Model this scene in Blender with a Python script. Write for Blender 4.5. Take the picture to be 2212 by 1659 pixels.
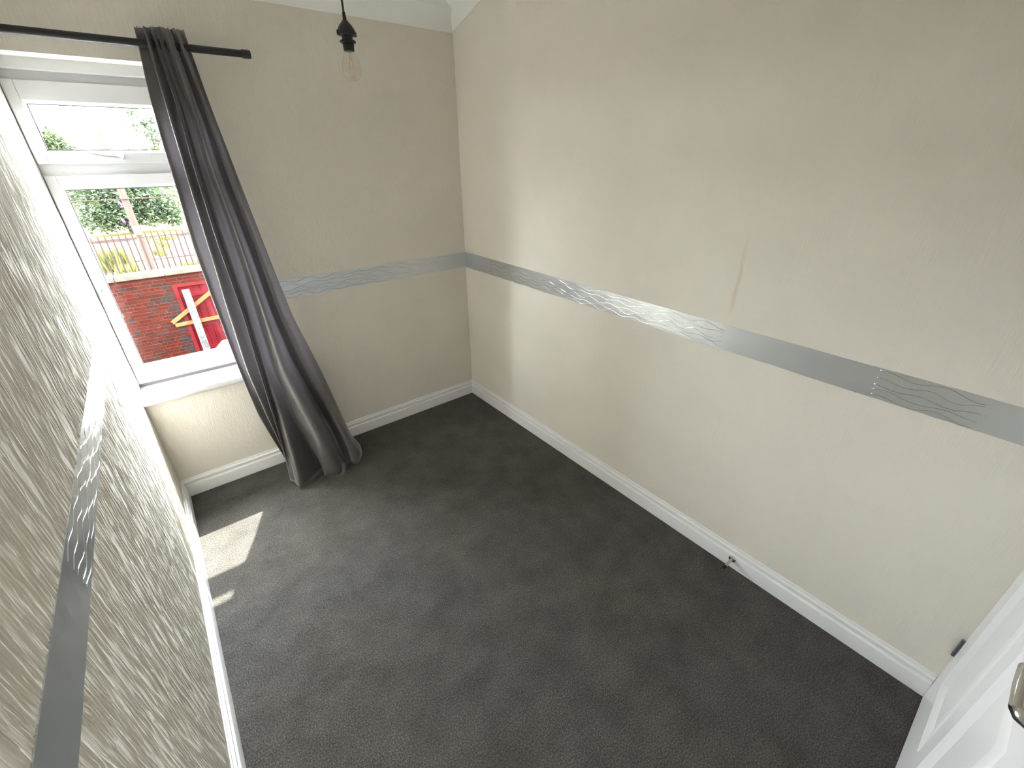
import bpy, bmesh, math, random
from mathutils import Vector, Euler, noise

for o in list(bpy.data.objects):
    bpy.data.objects.remove(o, do_unlink=True)
S = bpy.context.scene
COL = S.collection

# ------------------------------------------------------------------ camera
FPX = 940.647                      # focal length in pixels of the 2212 px wide frame
CAM = Vector((-1.64887, -2.60830, 1.7))
ROT = Euler((1.08282, 0.00713, -0.67115), 'XYZ')
cd = bpy.data.cameras.new('camera')
cd.sensor_width = 36.0
cd.lens = FPX / 2212.0 * 36.0
cd.clip_start = 0.02
cd.clip_end = 800
cam = bpy.data.objects.new('camera', cd)
cam.location = CAM
cam.rotation_euler = ROT
COL.objects.link(cam)
S.camera = cam
RM = ROT.to_matrix()

def ray(px, py):
    return RM @ Vector(((px - 1106.0) / FPX, -(py - 829.5) / FPX, -1.0))
def ony(px, py, Y):
    d = ray(px, py)
    return CAM + d * ((Y - CAM.y) / d.y)
def onx(px, py, X):
    d = ray(px, py)
    return CAM + d * ((X - CAM.x) / d.x)
def onz(px, py, Z):
    d = ray(px, py)
    return CAM + d * ((Z - CAM.z) / d.z)

# ------------------------------------------------------------------ sky, sun, exposure
SUN_TO = Vector((0.42, 1.0, 1.76)).normalized()      # towards the sun
w = bpy.data.worlds.new('sky')
S.world = w
w.use_nodes = True
nt = w.node_tree
# bright white summer haze, the same all over the sky
nt.nodes['Background'].inputs[0].default_value = (0.975, 1.0, 1.055, 1)
nt.nodes['Background'].inputs[1].default_value = 4.9
sd = bpy.data.lights.new('sun', 'SUN')
sd.energy = 1.7
sd.angle = math.radians(0.6)
sd.color = (1.0, 0.96, 0.88)
sun = bpy.data.objects.new('sun', sd)
sun.rotation_euler = SUN_TO.to_track_quat('Z', 'Y').to_euler()
sun.location = (3, 9, 20)
COL.objects.link(sun)
# light portal in the window opening: it only tells the sampler where the sky comes in
pd = bpy.data.lights.new('window_portal', 'AREA')
pd.shape = 'RECTANGLE'
pd.size = 0.70
pd.size_y = 1.42
po = bpy.data.objects.new('window_portal', pd)
po.location = (-1.585, 0.24, 1.335)
po.rotation_euler = (math.radians(-90), 0, 0)
COL.objects.link(po)
pd.cycles.is_portal = True

S.view_settings.view_transform = 'Standard'
S.view_settings.look = 'None'
S.view_settings.gamma = 1.0
S.view_settings.use_curve_mapping = False
S.view_settings.exposure = 4.5
S.cycles.use_denoising = True
S.cycles.max_bounces = 12
S.cycles.diffuse_bounces = 8
S.cycles.glossy_bounces = 6
S.cycles.transparent_max_bounces = 16
S.cycles.sample_clamp_indirect = 20.0
S.cycles.caustics_reflective = False
S.cycles.caustics_refractive = False

# ------------------------------------------------------------------ materials
MATS = {}
def base_mat(name):
    m = bpy.data.materials.new(name)
    m.use_nodes = True
    MATS[name] = m
    return m, m.node_tree, m.node_tree.nodes['Principled BSDF']

def N(t, typ, **kw):
    n = t.nodes.new(typ)
    for k, v in kw.items():
        if k.startswith('i_'):
            key = k[2:]
            key = int(key) if key.isdigit() else key.replace('_', ' ')
            n.inputs[key].default_value = v
        else:
            setattr(n, k, v)
    return n

def coords(t, scale=(1, 1, 1), kind='Object'):
    c = N(t, 'ShaderNodeTexCoord')
    mp = N(t, 'ShaderNodeMapping')
    mp.inputs['Scale'].default_value = scale
    t.links.new(c.outputs[kind], mp.inputs[0])
    return mp.outputs[0]

def ramp(t, fac, stops):
    r = N(t, 'ShaderNodeValToRGB')
    e = r.color_ramp.elements
    while len(e) < len(stops):
        e.new(0.5)
    for i, (p, c) in enumerate(stops):
        e[i].position = p
        e[i].color = (c[0], c[1], c[2], 1)
    t.links.new(fac, r.inputs[0])
    return r.outputs[0]

def rgb(c):
    return (c[0], c[1], c[2], 1)

def simple(name, col, rough=0.5, metal=0.0, var=0.0, vscale=6.0, bump=0.0, bscale=60.0, spec=0.5, stretch=(1, 1, 1), kind='Object'):
    m, t, b = base_mat(name)
    b.inputs['Base Color'].default_value = rgb(col)
    b.inputs['Roughness'].default_value = rough
    b.inputs['Metallic'].default_value = metal
    b.inputs['Specular IOR Level'].default_value = spec
    if var > 0:
        co = coords(t, stretch, kind)
        n = N(t, 'ShaderNodeTexNoise', i_Scale=vscale, i_Detail=6.0)
        t.links.new(co, n.inputs['Vector'])
        lo = tuple(max(0, c * (1 - var)) for c in col)
        hi = tuple(min(1, c * (1 + var)) for c in col)
        t.links.new(ramp(t, n.outputs['Fac'], [(0.3, lo), (0.7, hi)]), b.inputs['Base Color'])
    if bump > 0:
        co = coords(t, stretch, kind)
        n = N(t, 'ShaderNodeTexNoise', i_Scale=bscale, i_Detail=5.0)
        t.links.new(co, n.inputs['Vector'])
        bp = N(t, 'ShaderNodeBump', i_Strength=1.0, i_Distance=bump)
        t.links.new(n.outputs['Fac'], bp.inputs['Height'])
        t.links.new(bp.outputs[0], b.inputs['Normal'])
    return m

def wallpaper(name, col, depth, stain=False):
    """painted wallpaper embossed with short vertical streaks"""
    m, t, b = base_mat(name)
    b.inputs['Roughness'].default_value = 0.8
    b.inputs['Specular IOR Level'].default_value = 0.1
    co = coords(t, (1, 1, 0.06))
    n1 = N(t, 'ShaderNodeTexNoise', i_Scale=260.0, i_Detail=3.0, i_Roughness=0.6)
    t.links.new(co, n1.inputs['Vector'])
    r1 = ramp(t, n1.outputs['Fac'], [(0.48, (0, 0, 0)), (0.66, (1, 1, 1))])
    co2 = coords(t)
    n2 = N(t, 'ShaderNodeTexNoise', i_Scale=3.0, i_Detail=4.0)
    t.links.new(co2, n2.inputs['Vector'])
    bp = N(t, 'ShaderNodeBump', i_Strength=1.0, i_Distance=depth)
    t.links.new(r1, bp.inputs['Height'])
    bp2 = N(t, 'ShaderNodeBump', i_Strength=1.0, i_Distance=0.0015)
    t.links.new(n2.outputs['Fac'], bp2.inputs['Height'])
    t.links.new(bp.outputs[0], bp2.inputs['Normal'])
    t.links.new(bp2.outputs[0], b.inputs['Normal'])
    lo = tuple(c * 0.975 for c in col)
    hi = tuple(min(1, c * 1.02) for c in col)
    c = ramp(t, n2.outputs['Fac'], [(0.35, lo), (0.65, hi)])
    if stain:
        # a brown vertical seam stain above the border
        tc = N(t, 'ShaderNodeTexCoord')
        sp = N(t, 'ShaderNodeSeparateXYZ')
        t.links.new(tc.outputs['Object'], sp.inputs[0])
        def math_(op, a, bb):
            mm = N(t, 'ShaderNodeMath', operation=op)
            for i, v in enumerate((a, bb)):
                if v is None:
                    continue
                if isinstance(v, (int, float)):
                    mm.inputs[i].default_value = v
                else:
                    t.links.new(v, mm.inputs[i])
            return mm.outputs[0]
        def sm(v, a, bb):
            mr = N(t, 'ShaderNodeMapRange', interpolation_type='SMOOTHSTEP')
            t.links.new(v, mr.inputs[0])
            mr.inputs[1].default_value = a
            mr.inputs[2].default_value = bb
            return mr.outputs[0]
        wob = N(t, 'ShaderNodeTexNoise', i_Scale=9.0, i_Detail=3.0)
        t.links.new(co2, wob.inputs['Vector'])
        yy = math_('ADD', sp.outputs['Y'], math_('MULTIPLY', math_('SUBTRACT', wob.outputs['Fac'], 0.5), 0.03))
        d = math_('ABSOLUTE', math_('ADD', yy, 1.864), None)
        core = math_('SUBTRACT', 1.0, sm(d, 0.001, 0.014))
        zr = math_('MULTIPLY', sm(sp.outputs['Z'], 1.1, 1.2), math_('SUBTRACT', 1.0, sm(sp.outputs['Z'], 1.3, 1.5)))
        patch = math_('MULTIPLY', sm(wob.outputs['Fac'], 0.38, 0.62), 0.32)
        mask = math_('MULTIPLY', math_('MULTIPLY', core, zr), patch)
        mx = N(t, 'ShaderNodeMixRGB')
        t.links.new(mask, mx.inputs[0])
        t.links.new(c, mx.inputs[1])
        mx.inputs[2].default_value = rgb((col[0] * 0.72, col[1] * 0.58, col[2] * 0.42))
        c = mx.outputs[0]
    t.links.new(c, b.inputs['Base Color'])
    return m

WALLC = (0.745, 0.705, 0.63)
wallpaper('paper_right', WALLC, 0.00025, True)
wallpaper('paper_far', WALLC, 0.0008)
wallpaper('paper_left', WALLC, 0.0004)
wallpaper('paper_near', WALLC, 0.0003)
simple('ceiling_paint', (0.88, 0.88, 0.86), 0.7, var=0.02, bump=0.0006, bscale=90)
simple('cornice_paint', (0.82, 0.83, 0.81), 0.55, bump=0.0006, bscale=60)
simple('gloss_white', (0.80, 0.80, 0.80), 0.30, var=0.015, vscale=9, bump=0.0004, bscale=40)
simple('door_white', (0.74, 0.745, 0.755), 0.33, bump=0.0003, bscale=50)
simple('upvc_white', (0.57, 0.58, 0.60), 0.38)
simple('sill_white', (0.52, 0.52, 0.515), 0.35, bump=0.0004, bscale=30)
simple('gasket', (0.05, 0.05, 0.055), 0.6)
simple('caulk_gap', (0.16, 0.14, 0.16), 0.8)
simple('handle_white', (0.60, 0.61, 0.64), 0.25)
simple('black_metal', (0.012, 0.012, 0.014), 0.38, spec=0.5)
simple('black_plastic', (0.012, 0.014, 0.013), 0.35)
simple('black_cord', (0.012, 0.011, 0.012), 0.7, bump=0.0004, bscale=400)
simple('chrome', (0.62, 0.61, 0.60), 0.12, metal=1.0)
simple('brushed_steel', (0.55, 0.53, 0.50), 0.3, metal=1.0)
simple('hinge_steel', (0.30, 0.32, 0.35), 0.45, metal=1.0)
simple('black_rubber', (0.01, 0.01, 0.01), 0.8)
simple('paint_blob', (0.82, 0.82, 0.78), 0.5)

# silver foil border
def foil():
    m, t, b = base_mat('foil')
    b.inputs['Base Color'].default_value = rgb((0.58, 0.60, 0.615))
    b.inputs['Metallic'].default_value = 0.75
    co = coords(t)
    n = N(t, 'ShaderNodeTexNoise', i_Scale=14.0, i_Detail=5.0)
    t.links.new(co, n.inputs['Vector'])
    mr = N(t, 'ShaderNodeMapRange')
    t.links.new(n.outputs['Fac'], mr.inputs[0])
    mr.inputs[3].default_value = 0.25
    mr.inputs[4].default_value = 0.35
    t.links.new(mr.outputs[0], b.inputs['Roughness'])
    n2 = N(t, 'ShaderNodeTexNoise', i_Scale=16.0, i_Detail=2.0)
    t.links.new(co, n2.inputs['Vector'])
    bp = N(t, 'ShaderNodeBump', i_Strength=1.0, i_Distance=0.0020)
    t.links.new(n2.outputs['Fac'], bp.inputs['Height'])
    t.links.new(bp.outputs[0], b.inputs['Normal'])
foil()
simple('foil_line', (0.82, 0.83, 0.84), 0.16, metal=1.0)

# carpet
def carpet():
    m, t, b = base_mat('carpet')
    b.inputs['Roughness'].default_value = 1.0
    b.inputs['Specular IOR Level'].default_value = 0.05
    b.inputs['Sheen Weight'].default_value = 0.03
    b.inputs['Sheen Roughness'].default_value = 0.6
    b.inputs['Sheen Tint'].default_value = rgb((0.9, 0.88, 0.85))
    co = coords(t)
    fine = N(t, 'ShaderNodeTexNoise', i_Scale=210.0, i_Detail=4.0, i_Roughness=0.75)
    mid = N(t, 'ShaderNodeTexNoise', i_Scale=7.0, i_Detail=5.0, i_Roughness=0.6)
    big = N(t, 'ShaderNodeTexNoise', i_Scale=2.2, i_Detail=3.0)
    for n in (fine, mid, big):
        t.links.new(co, n.inputs['Vector'])
    c1 = ramp(t, fine.outputs['Fac'], [(0.30, (0.030, 0.028, 0.025)), (0.5, (0.098, 0.092, 0.085)), (0.70, (0.23, 0.217, 0.20))])
    v = ramp(t, mid.outputs['Fac'], [(0.34, (0.82, 0.82, 0.82)), (0.66, (1.14, 1.14, 1.14))])
    mx = N(t, 'ShaderNodeMixRGB', blend_type='MULTIPLY')
    mx.inputs[0].default_value = 1.0
    t.links.new(c1, mx.inputs[1])
    t.links.new(v, mx.inputs[2])
    tint = ramp(t, big.outputs['Fac'], [(0.35, (1.02, 0.99, 0.95)), (0.65, (0.98, 1.0, 1.02))])
    mx2 = N(t, 'ShaderNodeMixRGB', blend_type='MULTIPLY')
    mx2.inputs[0].default_value = 1.0
    t.links.new(mx.outputs[0], mx2.inputs[1])
    t.links.new(tint, mx2.inputs[2])
    t.links.new(mx2.outputs[0], b.inputs['Base Color'])
    bp = N(t, 'ShaderNodeBump', i_Strength=1.0, i_Distance=0.006)
    t.links.new(fine.outputs['Fac'], bp.inputs['Height'])
    bp2 = N(t, 'ShaderNodeBump', i_Strength=1.0, i_Distance=0.02)
    t.links.new(mid.outputs['Fac'], bp2.inputs['Height'])
    t.links.new(bp.outputs[0], bp2.inputs['Normal'])
    t.links.new(bp2.outputs[0], b.inputs['Normal'])
carpet()

# curtain satin
def satin():
    m, t, b = base_mat('curtain_satin')
    co = coords(t, (1, 1, 0.25))
    n = N(t, 'ShaderNodeTexNoise', i_Scale=900.0, i_Detail=2.0)
    t.links.new(co, n.inputs['Vector'])
    t.links.new(ramp(t, n.outputs['Fac'], [(0.3, (0.058, 0.051, 0.051)), (0.7, (0.088, 0.079, 0.079))]), b.inputs['Base Color'])
    b.inputs['Roughness'].default_value = 0.34
    b.inputs['Specular IOR Level'].default_value = 1.0
    b.inputs['Sheen Weight'].default_value = 0.35
    b.inputs['Sheen Roughness'].default_value = 0.4
    co2 = coords(t, (1, 1, 0.5))
    n2 = N(t, 'ShaderNodeTexNoise', i_Scale=24.0, i_Detail=4.0)
    t.links.new(co2, n2.inputs['Vector'])
    bp = N(t, 'ShaderNodeBump', i_Strength=1.0, i_Distance=0.004)
    t.links.new(n2.outputs['Fac'], bp.inputs['Height'])
    t.links.new(bp.outputs[0], b.inputs['Normal'])
    # a little daylight comes through the cloth where the window is behind it
    tl = N(t, 'ShaderNodeBsdfTranslucent')
    tl.inputs[0].default_value = rgb((0.088, 0.083, 0.089))
    ad = N(t, 'ShaderNodeAddShader')
    t.links.new(b.outputs[0], ad.inputs[0])
    t.links.new(tl.outputs[0], ad.inputs[1])
    t.links.new(ad.outputs[0], t.nodes['Material Output'].inputs[0])
satin()

def clear(name, tint, gloss_rough, add=0.0):
    """thin clear sheet: transparent with a Fresnel reflection"""
    m = bpy.data.materials.new(name)
    m.use_nodes = True
    MATS[name] = m
    t = m.node_tree
    t.nodes.remove(t.nodes['Principled BSDF'])
    out = t.nodes['Material Output']
    tr = N(t, 'ShaderNodeBsdfTransparent')
    tr.inputs[0].default_value = rgb(tint)
    gl = N(t, 'ShaderNodeBsdfGlossy')
    gl.inputs['Roughness'].default_value = gloss_rough
    fr = N(t, 'ShaderNodeLayerWeight')          # Schlick reflectance, the same from both faces of the sheet
    fr.inputs[0].default_value = 0.5
    pw = N(t, 'ShaderNodeMath', operation='POWER')
    t.links.new(fr.outputs['Facing'], pw.inputs[0])
    pw.inputs[1].default_value = 5.0
    ad = N(t, 'ShaderNodeMath', operation='MULTIPLY_ADD', use_clamp=True)
    t.links.new(pw.outputs[0], ad.inputs[0])
    ad.inputs[1].default_value = 0.8
    ad.inputs[2].default_value = 0.02 + add
    mx = N(t, 'ShaderNodeMixShader')
    t.links.new(ad.outputs[0], mx.inputs[0])
    t.links.new(tr.outputs[0], mx.inputs[1])
    t.links.new(gl.outputs[0], mx.inputs[2])
    t.links.new(mx.outputs[0], out.inputs[0])
clear('window_glass', (0.95, 0.97, 0.96), 0.0)
clear('bulb_glass', (0.97, 0.96, 0.94), 0.03, 0.06)
simple('filament', (0.85, 0.50, 0.22), 0.5)

# outdoors
def brick_mat(name, cols):
    m, t, b = base_mat(name)
    oi = N(t, 'ShaderNodeObjectInfo')
    c = ramp(t, oi.outputs['Random'], [(i / max(1, len(cols) - 1), cc) for i, cc in enumerate(cols)])
    co = coords(t)
    n = N(t, 'ShaderNodeTexNoise', i_Scale=18.0, i_Detail=6.0)
    t.links.new(co, n.inputs['Vector'])
    v = ramp(t, n.outputs['Fac'], [(0.3, (0.7, 0.7, 0.7)), (0.7, (1.25, 1.25, 1.25))])
    mx = N(t, 'ShaderNodeMixRGB', blend_type='MULTIPLY')
    mx.inputs[0].default_value = 1.0
    t.links.new(c, mx.inputs[1])
    t.links.new(v, mx.inputs[2])
    t.links.new(mx.outputs[0], b.inputs['Base Color'])
    b.inputs['Roughness'].default_value = 0.85
    b.inputs['Specular IOR Level'].default_value = 0.0
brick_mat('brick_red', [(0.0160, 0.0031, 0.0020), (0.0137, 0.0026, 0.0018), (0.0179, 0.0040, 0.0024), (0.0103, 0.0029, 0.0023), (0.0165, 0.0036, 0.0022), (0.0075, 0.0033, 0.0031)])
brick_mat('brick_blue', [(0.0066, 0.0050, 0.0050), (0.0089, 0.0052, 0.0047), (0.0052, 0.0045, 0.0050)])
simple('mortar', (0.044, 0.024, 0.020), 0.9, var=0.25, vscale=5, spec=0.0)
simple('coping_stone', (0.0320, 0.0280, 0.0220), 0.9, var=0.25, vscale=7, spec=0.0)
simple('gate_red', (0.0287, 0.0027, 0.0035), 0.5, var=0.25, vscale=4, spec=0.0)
simple('gate_frame_red', (0.0331, 0.0035, 0.0038), 0.5, var=0.2, vscale=4, spec=0.0)
simple('batten_wood', (0.0433, 0.0255, 0.0102), 0.75, var=0.2, vscale=9, spec=0.0)
simple('fence_iron', (0.018, 0.012, 0.010), 0.6, spec=0.0)
simple('pole_wood', (0.0240, 0.0192, 0.0160), 0.85, var=0.2, vscale=5, stretch=(4, 4, 0.4), spec=0.0)
simple('sign_white', (0.1200, 0.1200, 0.1240), 0.5, spec=0.0)
simple('pavement', (0.0192, 0.0179, 0.0200), 0.9, var=0.2, vscale=0.8, spec=0.0)
simple('kerb_stone', (0.0192, 0.0140, 0.0133), 0.9, var=0.3, vscale=2, spec=0.0)
simple('dry_grass', (0.0385, 0.0350, 0.0158), 0.95, var=0.45, vscale=0.35, spec=0.0)
simple('yard', (0.06, 0.055, 0.052), 0.9, var=0.2, vscale=2, spec=0.0)
simple('render_facade', (0.12, 0.07, 0.055), 0.9, var=0.1, vscale=2, spec=0.0)  # kept dark to cut the sunlight bounced onto the garden wall
simple('sack_white', (0.62, 0.62, 0.62), 0.8, var=0.05, vscale=6, spec=0.0)
simple('slate_roof', (0.0175, 0.0250, 0.0450), 0.7, var=0.2, vscale=1, spec=0.0)
simple('pale_render', (0.1400, 0.1360, 0.1320), 0.9, spec=0.0)
simple('bark', (0.0270, 0.0210, 0.0150), 0.9, var=0.3, vscale=4, spec=0.0)
simple('flower_purple', (0.0800, 0.0175, 0.1000), 0.8, spec=0.0)
simple('dark_window', (0.02, 0.025, 0.03), 0.15)

def speckle():
    m, t, b = base_mat('speckled')
    co = coords(t)
    n = N(t, 'ShaderNodeTexNoise', i_Scale=26.0, i_Detail=2.0)
    t.links.new(co, n.inputs['Vector'])
    t.links.new(ramp(t, n.outputs['Fac'], [(0.46, (0.0035, 0.003, 0.003)), (0.50, (0.014, 0.0125, 0.013)), (0.54, (0.022, 0.0205, 0.022))]), b.inputs['Base Color'])
    b.inputs['Roughness'].default_value = 0.7
speckle()

def leafm(name, a, bb, c):
    m, t, b = base_mat(name)
    out = t.nodes['Material Output']
    co = coords(t)
    n = N(t, 'ShaderNodeTexNoise', i_Scale=1.4, i_Detail=6.0)
    t.links.new(co, n.inputs['Vector'])
    col = ramp(t, n.outputs['Fac'], [(0.3, a), (0.5, bb), (0.7, c)])
    t.links.new(col, b.inputs['Base Color'])
    b.inputs['Roughness'].default_value = 0.55
    b.inputs['Specular IOR Level'].default_value = 0.3
    tl = N(t, 'ShaderNodeBsdfTranslucent')
    t.links.new(col, tl.inputs[0])
    mx = N(t, 'ShaderNodeMixShader')
    mx.inputs[0].default_value = 0.4
    t.links.new(b.outputs[0], mx.inputs[1])
    t.links.new(tl.outputs[0], mx.inputs[2])
    t.links.new(mx.outputs[0], out.inputs[0])
leafm('leaf_dark', (0.0073, 0.0128, 0.0051), (0.0131, 0.0226, 0.0080), (0.0237, 0.0347, 0.0109))
leafm('leaf_mid', (0.0109, 0.0183, 0.0059), (0.0190, 0.0292, 0.0087), (0.0310, 0.0420, 0.0109))
leafm('leaf_yellow', (0.0195, 0.0236, 0.0039), (0.0307, 0.0348, 0.0055), (0.0418, 0.0418, 0.0067))

# ------------------------------------------------------------------ mesh helpers
def mesh_obj(name, verts, faces, m, parent=None, smooth=False, bevel=0.0, seg=2):
    me = bpy.data.meshes.new(name)
    me.from_pydata([tuple(v) for v in verts], [], faces)
    me.update()
    bm = bmesh.new()
    bm.from_mesh(me)
    bmesh.ops.recalc_face_normals(bm, faces=bm.faces)
    if bevel > 0:
        bmesh.ops.bevel(bm, geom=list(bm.edges), offset=bevel, segments=seg, profile=0.6, affect='EDGES', clamp_overlap=True)
    bm.to_mesh(me)
    bm.free()
    if smooth:
        for p in me.polygons:
            p.use_smooth = True
    me.materials.append(MATS[m])
    o = bpy.data.objects.new(name, me)
    COL.objects.link(o)
    if parent:
        o.parent = parent
    return o

class MB:
    def __init__(s):
        s.v = []
        s.f = []
    def add(s, vs, fs):
        k = len(s.v)
        s.v += [tuple(v) for v in vs]
        s.f += [tuple(i + k for i in f) for f in fs]
    def box(s, a, b):
        x0, y0, z0 = a
        x1, y1, z1 = b
        s.add([(x0, y0, z0), (x1, y0, z0), (x1, y1, z0), (x0, y1, z0), (x0, y0, z1), (x1, y0, z1), (x1, y1, z1), (x0, y1, z1)],
              [(0, 3, 2, 1), (4, 5, 6, 7), (0, 1, 5, 4), (1, 2, 6, 5), (2, 3, 7, 6), (3, 0, 4, 7)])
    def tube(s, pts, rad, n=10, caps=True):
        pts = [Vector(p) for p in pts]
        rr = rad if isinstance(rad, (list, tuple)) else [rad] * len(pts)
        k = len(s.v)
        up = None
        for i, p in enumerate(pts):
            d = (pts[min(i + 1, len(pts) - 1)] - pts[max(i - 1, 0)]).normalized()
            if up is None:
                up = d.orthogonal().normalized()
            sd_ = d.cross(up).normalized()
            up = sd_.cross(d).normalized()
            for j in range(n):
                a = 2 * math.pi * j / n
                s.v.append(tuple(p + (up * math.cos(a) + sd_ * math.sin(a)) * rr[i]))
        for i in range(len(pts) - 1):
            for j in range(n):
                a = k + i * n + j
                b = k + i * n + (j + 1) % n
                s.f.append((a, b, b + n, a + n))
        if caps:
            s.f.append(tuple(k + j for j in range(n)))
            s.f.append(tuple(k + (len(pts) - 1) * n + j for j in range(n - 1, -1, -1)))
    def lathe(s, prof, n=28, centre=(0, 0, 0), axis='z'):
        k = len(s.v)
        cx, cy, cz = centre
        for r, h in prof:
            for j in range(n):
                a = 2 * math.pi * j / n
                if axis == 'z':
                    s.v.append((cx + r * math.cos(a), cy + r * math.sin(a), cz + h))
                elif axis == 'x':
                    s.v.append((cx + h, cy + r * math.cos(a), cz + r * math.sin(a)))
                else:
                    s.v.append((cx + r * math.cos(a), cy + h, cz + r * math.sin(a)))
        for i in range(len(prof) - 1):
            for j in range(n):
                a = k + i * n + j
                b = k + i * n + (j + 1) % n
                s.f.append((a, b, b + n, a + n))
        s.f.append(tuple(k + j for j in range(n)))
        s.f.append(tuple(k + (len(prof) - 1) * n + j for j in range(n - 1, -1, -1)))
    def prism(s, prof, p0, p1, fn):
        """profile points -> fn(u, v, end) gives 3-D point; p0/p1 labels of the ends"""
        n = len(prof)
        k = len(s.v)
        for e in (p0, p1):
            for (u, v) in prof:
                s.v.append(tuple(fn(u, v, e)))
        for i in range(n):
            j = (i + 1) % n
            s.f.append((k + i, k + j, k + n + j, k + n + i))
        s.f.append(tuple(k + i for i in range(n)))
        s.f.append(tuple(k + n + i for i in range(n - 1, -1, -1)))
    def build(s, name, m, parent=None, smooth=False, bevel=0.0, seg=2):
        return mesh_obj(name, s.v, s.f, m, parent, smooth, bevel, seg)

def box(name, a, b, m, parent=None, bevel=0.0, seg=2):
    q = MB()
    q.box(tuple(min(i, j) for i, j in zip(a, b)), tuple(max(i, j) for i, j in zip(a, b)))
    return q.build(name, m, parent, bevel=bevel, seg=seg)

def auto_smooth(o, ang=40):
    for p in o.data.polygons:
        p.use_smooth = True
    o.data.set_sharp_from_angle(angle=math.radians(ang))
    return o

def empty(name, loc):
    e = bpy.data.objects.new(name, None)
    e.location = loc
    e.empty_display_size = 0.1
    COL.objects.link(e)
    return e

def adopt(parent, *objs):
    """parent meshes whose vertices are in world space under an Empty standing at the thing's base"""
    for o in objs:
        o.parent = parent
        o.location = o.location - parent.location
    return parent

def tag(o, label=None, cat=None, group=None, kind=None):
    if label:
        o['label'] = label
    if cat:
        o['category'] = cat
    if group:
        o['group'] = group
    if kind:
        o['kind'] = kind
    return o

def struct(o, label=None, cat=None):
    return tag(o, label, cat, kind='structure')

# ------------------------------------------------------------------ the room
XR, YF, XL, YN = 0.012, 0.012, -1.93, -2.855
TH = 0.215                     # far wall thickness
HC0, SLOPE, HTOP = 2.39, 0.315, 2.64    # ceiling: slopes up from the window wall, then flat
def ceil_z(y):
    return min(HTOP, HC0 + SLOPE * (-y))
YK = -(HTOP - HC0) / SLOPE

fl = box('floor', (XL - 0.15, YN - 0.15, -0.12), (XR + 0.15, YF + 0.05, 0.0), 'carpet')
struct(fl, 'dark grey cut pile carpet covering the whole floor', 'carpet')

o = box('wall_right', (XR, YN - 0.15, -0.1), (XR + 0.15, YF + TH, HTOP + 0.2), 'paper_right')
struct(o, 'plain beige papered wall with a brown seam stain above the silver border', 'wall')
# the embossed streaks of this wall are seen edge-on, so they are real relief
def relief_wall():
    ys, zs = [], []
    y = YF + TH
    while y > YN:
        ys.append(y)
        y -= 0.0014 + 0.0008 * min(1.0, max(0.0, (-1.2 - y)))
    ys.append(YN - 0.1)
    nz = 170
    z0_, z1_ = -0.1, HTOP + 0.2
    zs = [z0_ + (z1_ - z0_) * i / nz for i in range(nz + 1)]
    vs = []
    for y in ys:
        for z in zs:
            n = noise.noise((y * 320.0, z * 10.0, 0.0)) + 0.4 * noise.noise((y * 520.0, z * 24.0, 5.0))
            h = min(1.0, max(0.0, (n + 0.05) / 0.55))
            vs.append((XL - 0.0012 + 0.0018 * h * h * (3 - 2 * h), y, z))
    fs = []
    m_ = nz + 1
    for i in range(len(ys) - 1):
        for j in range(nz):
            a = i * m_ + j
            fs.append((a, a + 1, a + m_ + 1, a + m_))
    k = len(vs)
    yb0, yb1 = ys[0], ys[-1]
    vs += [(XL - 0.15, yb0, z0_), (XL - 0.15, yb0, z1_), (XL - 0.15, yb1, z1_), (XL - 0.15, yb1, z0_)]
    L_ = len(ys) - 1
    fs.append((k, k + 3, k + 2, k + 1))
    fs.append(tuple([k + 1, k] + list(range(0, m_))))
    fs.append(tuple([k + 3, k + 2] + list(range(L_ * m_ + nz, L_ * m_ - 1, -1))))
    fs.append(tuple([k, k + 3] + [i * m_ for i in range(L_, -1, -1)]))
    fs.append(tuple([k + 2, k + 1] + [i * m_ + nz for i in range(0, L_ + 1)]))
    me = bpy.data.meshes.new('wall_left')
    me.from_pydata(vs, [], fs)
    me.update()
    me.materials.append(MATS['paper_left'])
    for p in me.polygons:
        p.use_smooth = len(p.vertices) == 4
    ob = bpy.data.objects.new('wall_left', me)
    COL.objects.link(ob)
    return ob
o = relief_wall()
struct(o, 'beige streak-embossed papered wall running up to the window frame', 'wall')
# window wall with the opening x -1.93..-1.24, z 0.615..2.035
WX0, WX1, WZ0, WZ1 = XL, -1.285, 0.615, 2.035
q = MB()
q.box((XL - 0.15, YF, -0.1), (XR + 0.15, YF + TH, WZ0))
q.box((XL - 0.15, YF, WZ1), (XR + 0.15, YF + TH, HTOP + 0.2))
q.box((WX1, YF, WZ0), (XR + 0.15, YF + TH, WZ1))
q.box((XL - 0.15, YF + 0.15, WZ0), (XL, YF + TH, WZ1))
o = q.build('wall_far', 'paper_far')
struct(o, 'beige papered window wall behind the long dark curtain', 'wall')
# near wall with door opening
DX0, DX1, DZ = -0.903, 0.0, 2.02
q = MB()
q.box((XL - 0.15, YN - 0.12, -0.1), (DX0 - 0.03, YN, HTOP + 0.2))
q.box((DX0 - 0.03, YN - 0.12, DZ + 0.03), (XR + 0.1, YN, HTOP + 0.2))
q.box((XL - 0.15, YN - 0.2, -0.1), (XR + 0.15, YN - 0.12, HTOP + 0.2))
o = q.build('wall_near', 'paper_near')
struct(o, 'beige papered wall that holds the white panelled door', 'wall')
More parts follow.
